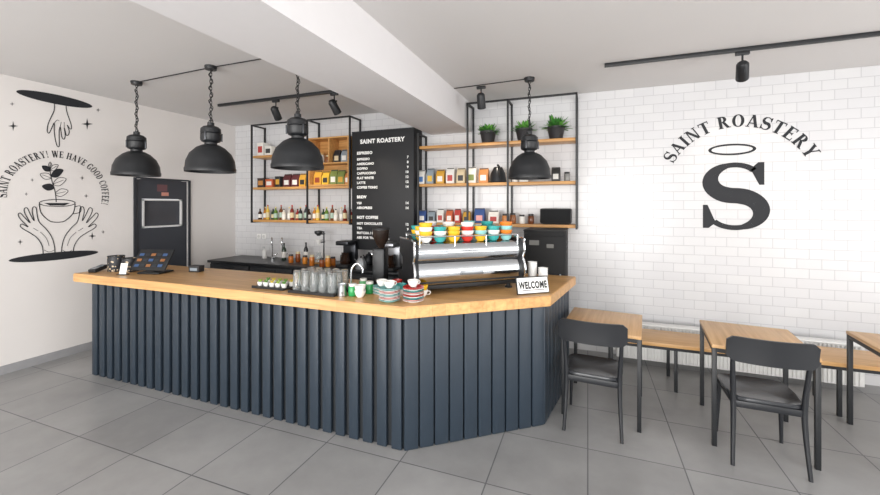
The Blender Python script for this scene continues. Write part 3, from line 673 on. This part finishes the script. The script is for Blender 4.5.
# grinder
def grinder(loc,rz,label):
    P=[('base',G().box(0,.02,.02,.17,.26,.04,.01),BLACKM),('body',G().box(0,.05,.2,.13,.15,.32,.02).box(0,-.03,.30,.1,.1,.12,.02),BLACK),
       ('hopper',G().lathe([(.03,.36),(.035,.37),(.085,.46),(.088,.53),(.083,.53),(.08,.465),(.03,.38)],20,loc=(0,.03,0)),mat('#3a2e28',.15,trans=.5)),
       ('lid',G().lathe([(0,.53),(.09,.53),(.09,.545),(.02,.555),(0,.555)],20,loc=(0,.03,0)),BLACKM),
       ('dispensing_fork',G().box(0,-.07,.17,.07,.08,.012),STEEL),('knob',G().cyl((.065,.05,.3),(.09,.05,.3),.02),STEEL)]
    return thing('coffee_grinder',label,'coffee grinder',P,loc,rz)
grinder((-1.70,3.05,ZT),math.radians(190),'black coffee grinder with bean hopper beside the espresso machine').scale=(.85,.85,.93)
grinder((-1.93,4.72,ZB),0,'black coffee grinder on the back worktop')

# saucer and cup stacks on counter
def saucer(loc,c,r=.075,grp='saucer stacks on the counter'):
    return thing('saucer','%s glazed saucer in a stack on the counter'%CUPN.get(c,'white'),'saucer',[('saucer',G().lathe([(0,0),(r*.55,0),(r*.6,.004),(r,.014),(r,.017),(r*.6,.008),(0,.006)],24),mat(c,.2,nm='glaze'))],loc,0,grp)
for (x,y,n,cs,r) in ((-1.37,2.57,9,['#8fc6c4','#f1efea','#e9a9a4','#f1efea'],.078),(-1.20,2.62,10,['#f1efea','#e9a9a4','#3fa3a0','#f1efea','#c8372f'],.078),(-1.53,2.74,6,['#f1efea','#8fc6c4'],.07)):
    for i in range(n): saucer((x,y,ZT+i*.0105),cs[i%len(cs)],r)
    cup((x,y,ZT+n*.0105+.004),'#f1efea' if n==9 else cs[0],.042,.05,1.,grp='cups on saucer stacks')
for (x,y,c) in ((-1.64,2.60,'#f1efea'),(-1.37,2.76,'#3fa3a0'),(-1.20,2.79,'#e7b731'),(-1.47,2.89,'#c8372f')):
    for q in range(2): cup((x,y,ZT+q*.038),'#f1efea' if q==0 else c,.044,.055,random.uniform(0,6),handle=q==0,grp='cups on the counter')

# glasses on tray
gx,gy=-2.05,2.66
thing('serving_tray','black rectangular tray holding upturned glasses','tray',[('serving_tray',G().box(0,0,.006,.44,.27,.012,.003).box(0,-.132,.012,.44,.008,.02).box(0,.132,.012,.44,.008,.02).box(-.217,0,.012,.008,.26,.02).box(.217,0,.012,.008,.26,.02),BLACKM)],(gx,gy,ZT))
gl=None
for i in range(5):
    for j in range(3):
        loc=(gx-.17+i*.085,gy-.085+j*.085,ZT+.0125)
        if gl is None:
            gl=thing('drinking_glass','clear upturned drinking glass on the black tray','glass',[('drinking_glass',G().lathe([(.036,0),(.034,.06),(.029,.158),(.026,.165),(0,.165),(0,.155),(.026,.152),(.031,.06),(.033,0),(.036,0)],20),mat('#f6fafa',.04,trans=.9,nm='glass'))],loc,0,'upturned glasses')
        else: dup(gl,loc)
# small jars tray
tx,ty=-2.52,2.66
thing('serving_tray','small dark tray with little succulents in cups','tray',[('serving_tray',G().box(0,0,.006,.34,.2,.012,.003).box(0,-.098,.012,.34,.006,.02).box(0,.098,.012,.34,.006,.02),BLACKM)],(tx,ty,ZT))
for i in range(5):
    for j in range(2):
        x=tx-.13+i*.065; y=ty-.045+j*.09
        gj=G().lathe([(0,0),(.02,0),(.025,.035),(.022,.036),(0,.03)],14); gt=G()
        for q in range(7):
            a=q*.9; gt.cyl((0,0,.03),(.018*math.cos(a),.018*math.sin(a),.055),.006,.002,6)
        thing('mini_succulent','tiny succulent in a white cup on the tray','plant',[('pot',gj,CERAM),('foliage',gt,mat(('#8fae3f','#5f8f3c','#c9b53f')[(i+j)%3],.5))],(x,y,ZT+.0125),0,'tiny succulents')
g=G().tube(smooth([(0,0,0),(0,0,.14),(.01,0,.2),(.05,0,.235),(.09,0,.2),(.095,0,.16)],5),.009,10); g2=G().lathe([(0,0),(.025,0),(.025,.02),(.012,.03),(0,.03)],20)
g3=G().cyl((0,-.01,.06),(0,-.06,.08),.006)
thing('water_tap','chrome gooseneck water tap on the oak counter','tap',[('spout',g,CHROME),('base',g2,CHROME),('lever',g3,CHROME)],(-1.80,2.72,ZT),.3)
for x,y,c in ((-1.72,2.62,'#2f9a56'),(-1.64,2.74,'#2f9a56'),(-1.76,2.84,'#58b36a')):
    jar(x,y,ZT,.034,.095,c,'#e8e6e0','green sugar tin with pale lid on the counter','green tins','tin')
thing('milk_pitcher','steel milk pitcher beside the tap','pitcher',[('body',G().lathe([(0,0),(.036,0),(.038,.01),(.029,.07),(.034,.095),(.031,.095),(.026,.07),(.034,.012),(0,.01)],20),STEEL),('handle',G().tube([(.03,0,.085),(.06,0,.085),(.064,0,.05),(.036,0,.025)],.004,6),STEEL)],(-1.79,2.58,ZT),-1.)
# left end
def patterned(x,y,label,r=.075,h=.13):
    m=bpy.data.materials.get('patterned_fabric')
    if not m:
        m=bpy.data.materials.new('patterned_fabric'); m.use_nodes=True; N=m.node_tree.nodes; L=m.node_tree.links
        ck=N.new('ShaderNodeTexVoronoi'); ck.inputs['Scale'].default_value=38; cr=N.new('ShaderNodeValToRGB'); cr.color_ramp.interpolation='CONSTANT'
        cr.color_ramp.elements[0].color=(*lin('#c9b79a'),1); cr.color_ramp.elements[1].position=.35; cr.color_ramp.elements[1].color=(*lin('#26282d'),1)
        tc=N.new('ShaderNodeTexCoord'); L.new(tc.outputs['Object'],ck.inputs['Vector']); L.new(ck.outputs['Distance'],cr.inputs[0]); L.new(cr.outputs[0],N['Principled BSDF'].inputs['Base Color'])
    return thing('storage_tin',label,'tin',[('body',G().lathe([(0,0),(r*.95,0),(r,.01),(r,h-.01),(r*.96,h),(r*.9,h),(r*.9,.02),(0,.02)],24),m),('rim',G().lathe([(r*.9,h),(r*1.02,h-.004),(r*1.02,h+.006),(r*.9,h+.006)],24),BLACK)],(x,y,ZT),0,'patterned tins')
patterned(-4.74,2.70,'round patterned tin with black rim on the counter',.075,.16); patterned(-4.57,2.74,'round patterned tin with black rim on the counter',.075,.14)
thing('card_terminal','black card payment terminal on the counter','card terminal',[('body',G().box(0,0,.03,.08,.17,.04,.01,rot=(.2,0,0)),BLACKM),('screen',G().box(0,.03,.058,.06,.06,.003,rot=(.2,0,0)),mat('#53606a',.2)),('keypad',G().box(0,-.04,.044,.06,.06,.004,rot=(.2,0,0)),mat('#8a8c90',.5))],(-4.89,2.62,ZT),.3)
# touch screen register
g=G().box(0,0,.14,.38,.015,.24,.004,rot=(-.6,0,0)); g2=G().box(0,-.0088,.1365,.35,.003,.21,rot=(-.6,0,0)); g3=G().box(0,.04,.01,.24,.2,.018,.004); g4=G().box(0,.05,.07,.05,.02,.11,rot=(-.2,0,0))
gt=G()
for i in range(5):
    for j in range(3):
        M=Matrix.Translation((0,0,.14))@Matrix.Rotation(-.6,4,'X')
        gt.add([M@Vector((-.16+i*.064+u,-.0130,-.085+j*.062+v)) for u,v in ((0,0),(.05,0),(.05,.03),(0,.03))],[[0,1,2,3]],mi=(i+j*2)%4)
thing('point_of_sale_screen','black tilted touch screen register with dark display','cash register',[('display_shell',g,BLACKM),('screen',g2,mat('#14161a',.15)),('screen_tile',gt,[mat('#34507a',.4),mat('#1c2026',.4),mat('#8a5a32',.4),mat('#22272e',.4)]),('stand',g3,BLACKM),('neck',g4,BLACKM)],(-4.22,2.74,ZT),math.radians(16))
carton(-3.90,2.98,ZT,.12,.08,.06,'#2c2c2e','#8e9aa3','small black card box on the counter',.2)
g=G().box(0,0,.004,.09,.06,.008); g2=G().box(0,.005,.06,.08,.004,.11,rot=(-.2,0,0))
thing('card_holder','small stand holding a white loyalty card','card holder',[('stand',g,BLACKM),('card',g2,WHITE)],(-4.42,2.58,ZT),.2)

# welcome sign
wz=math.radians(38)
sg=thing('welcome_sign','small white board with black hand lettering leaning on the counter edge','sign',[('board',G().box(0,0,.068,.29,.012,.136,.002,rot=(-.25,0,0)),BLACKM),('face',G().box(0,-.0065,.0682,.275,.003,.120,rot=(-.25,0,0)),WHITE),('prop',G().box(0,.03,.04,.02,.07,.012,rot=(-.7,0,0)),BLACKM)],(-.415,3.195,ZT),wz)
t=text(sg,'WELCOME',0,.047,.058,y=0,al='CENTER',m=BLACKM,bold=.0026,rot=(math.pi/2-.25,0,0)); t.location=(0,-.0158,.046); t.scale=(.84,1.3,1)
child(sg,'underline',G().box(0,-.0178,.032,.2,.002,.005,rot=(-.25,0,0)),BLACKM)
def ptower(x,y,n,label):
    for i in range(n):
        thing('paper_cup',label,'cup',[('body',G().lathe([(0,0),(.028,0),(.038,.095),(.041,.096),(.041,.1),(.036,.1),(.027,.004),(0,.004)],18),WHITE)],(x,y,ZT+i*.014),0,'paper cup stacks')
ptower(-.455,3.50,9,'white paper cup in a nested stack'); ptower(-.36,3.46,6,'white paper cup in a nested stack')
# tall cooler
CB=mat('#101113',.75,nm='cooler_black')
P=[('body',G().box(0,0,.75,.42,.5,1.46,.006),CB),('door',G().box(0,-.262,.74,.41,.022,1.38,.004),CB,None,[('handle',G().box(.16,-.285,.9,.015,.02,.3,.004),STEEL)]),('side_vent',G().box(.211,0,1.36,.004,.36,.02).box(.211,0,1.31,.004,.36,.02).box(.211,0,1.26,.004,.36,.02),BLACKM),
   ('notice',G().box(-.10,-.275,1.36,.1,.002,.05),mat('#6d6d6a',.6)),('notice',G().box(.06,-.275,1.33,.07,.002,.04),mat('#6d6d6a',.6)),('top_panel',G().box(0,0,1.485,.43,.51,.012,.003),BLACKM),('foot',G().box(0,0,.01,.36,.46,.02),BLACKM)]
thing('cooler','tall black cooler cabinet at the end of the counter','cooler',P,(-.42,4.41,0),0)

# back counter items
def faucet(x,y,label):
    thing('sink_faucet',label,'faucet',[('spout',G().tube(smooth([(0,0,0),(0,0,.25),(0,-.03,.32),(0,-.09,.34),(0,-.14,.30),(0,-.145,.24)],5),.012,10),CHROME),('base',G().lathe([(0,0),(.03,0),(.03,.03),(.016,.04),(0,.04)],20),CHROME),('lever',G().cyl((.02,0,.06),(.08,0,.09),.007),CHROME)],(x,y,ZB),.7)
faucet(-4.62,4.80,'chrome gooseneck faucet on the back worktop'); faucet(-4.46,4.84,'second chrome gooseneck faucet on the back worktop')
thing('soap_dispenser','white soap dispenser beside the faucet','dispenser',[('body',G().lathe([(0,0),(.035,0),(.035,.12),(.01,.14),(0,.14)],16),WHITE),('pump',G().cyl((0,0,.13),(0,0,.18),.006).cyl((0,0,.18),(0,-.04,.18),.006),STEEL)],(-4.82,4.84,ZB))
thing('pour_over_stand','tall black pour over brewing stand on the back worktop','brewing stand',[('base',G().box(0,0,.01,.18,.24,.02,.004),OAKP),('post',G().cyl((0,.09,.02),(0,.09,.46),.01),BLACK),('arm',G().box(0,.03,.30,.03,.14,.015),BLACK),('arm',G().box(0,.03,.42,.03,.14,.015),BLACK),('dripper',G().lathe([(.012,.28),(.05,.35),(.055,.35),(.016,.275)],20,loc=(0,-.03,0)),CERAM),('kettle_cone',G().lathe([(.02,.40),(.06,.44),(.06,.47),(0,.48)],20,loc=(0,-.03,0)),BLACK),('carafe',G().lathe([(0,.021),(.05,.022),(.055,.06),(.03,.13),(.035,.16),(.03,.16),(.026,.13),(.05,.06),(0,.026)],20,loc=(0,-.03,0)),GLASS)],(XA(320,4.74),4.74,ZB))
for i,(px,y) in enumerate([(291,4.62),(298,4.72),(305,4.6),(312,4.5),(322,4.46),(328,4.50),(333,4.62)]):
    jar(XA(px,y),y,ZB,.036,.12+.03*(i%2),('#c8742c','#8f4a20','#d98a34')[i%3],('#2c2c2e','#d8c9a0')[i%2],'amber preserve jar on the back worktop','amber jars')
for px,y,c,h in ((284,4.8,'#2b3a2e',.26),(306,4.86,'#2b2b2e',.28),(378,4.46,'#6b3b1c',.18)):
    bottle(XA(px,y),y,ZB,.035,h,c,'#17181a',label='dark bottle on the back worktop',grp='bottles on the back worktop')
kettle((XA(361,4.5),4.5,ZB),'#b8bcc0','steel gooseneck kettle on the back worktop',.95,-1.6)
kettle((XA(369,4.86),4.86,ZB),'#2a2c30','black gooseneck kettle on the back worktop',1.0,-1.6)
def brewer(x,y,label,c):
    thing('coffee_brewer',label,'coffee maker',[('base',G().box(0,0,.02,.2,.26,.04,.008),BLACKM),('tower',G().box(0,.09,.19,.2,.08,.32,.01),mat(c,.3,.8)),('head',G().box(0,-.01,.33,.2,.24,.06,.012),mat(c,.3,.8)),('carafe',G().lathe([(0,.042),(.065,.043),(.07,.09),(.05,.17),(.055,.2),(.0,.2)],20,loc=(0,-.04,0)),mat('#2a1a12',.1)),('carafe_handle',G().tube([(0,-.09,.18),(0,-.15,.17),(0,-.15,.1),(0,-.105,.08)],.007,6),BLACKM)],(x,y,ZB))
brewer(XA(391,4.57),4.57,'black and steel filter coffee maker on the back worktop','#8a8c90')
brewer(XA(347,4.60),4.60,'dark filter coffee maker on the back worktop','#3a3c40')
brewer(-1.50,4.76,'steel filter coffee maker behind the espresso machine','#b8bcc0')
# sockets on wall
for x in (-5.12,-5.01):
    thing('wall_socket','white wall socket above the back worktop','socket',[('plate',G().box(0,0,0,.08,.012,.08,.004),WHITE),('insert',G().lathe([(0,0),(.025,0),(.025,.004),(0,.004)],16,Matrix.Translation((0,-.006,0))@Matrix.Rotation(math.pi/2,4,'X')),mat('#cfcfcc',.5))],(x,YB-.0065,1.23),0,'wall sockets')

# ---------------------------------------------------------------- lights
w=bpy.data.worlds.new('world'); scene.world=w; w.use_nodes=True
N=w.node_tree.nodes; bg=N['Background']; bg.inputs[0].default_value=(.98,.985,1,1); bg.inputs[1].default_value=1.4
def area(name,loc,rot,sx,sy,e,col):
    l=bpy.data.lights.new(name,'AREA'); l.shape='RECTANGLE'; l.size=sx; l.size_y=sy; l.energy=e; l.color=col
    o=bpy.data.objects.new(name,l); COL.objects.link(o); o.location=loc; o.rotation_euler=rot
area('daylight_front',(-1.4,YF-.25,1.6),(math.pi/2,0,0),7,2.5,560,(1,.985,.965))
area('daylight_right',(XR+.3,.2,1.6),(math.pi/2,0,math.pi/2),5.,2.4,165,(1,.985,.965))
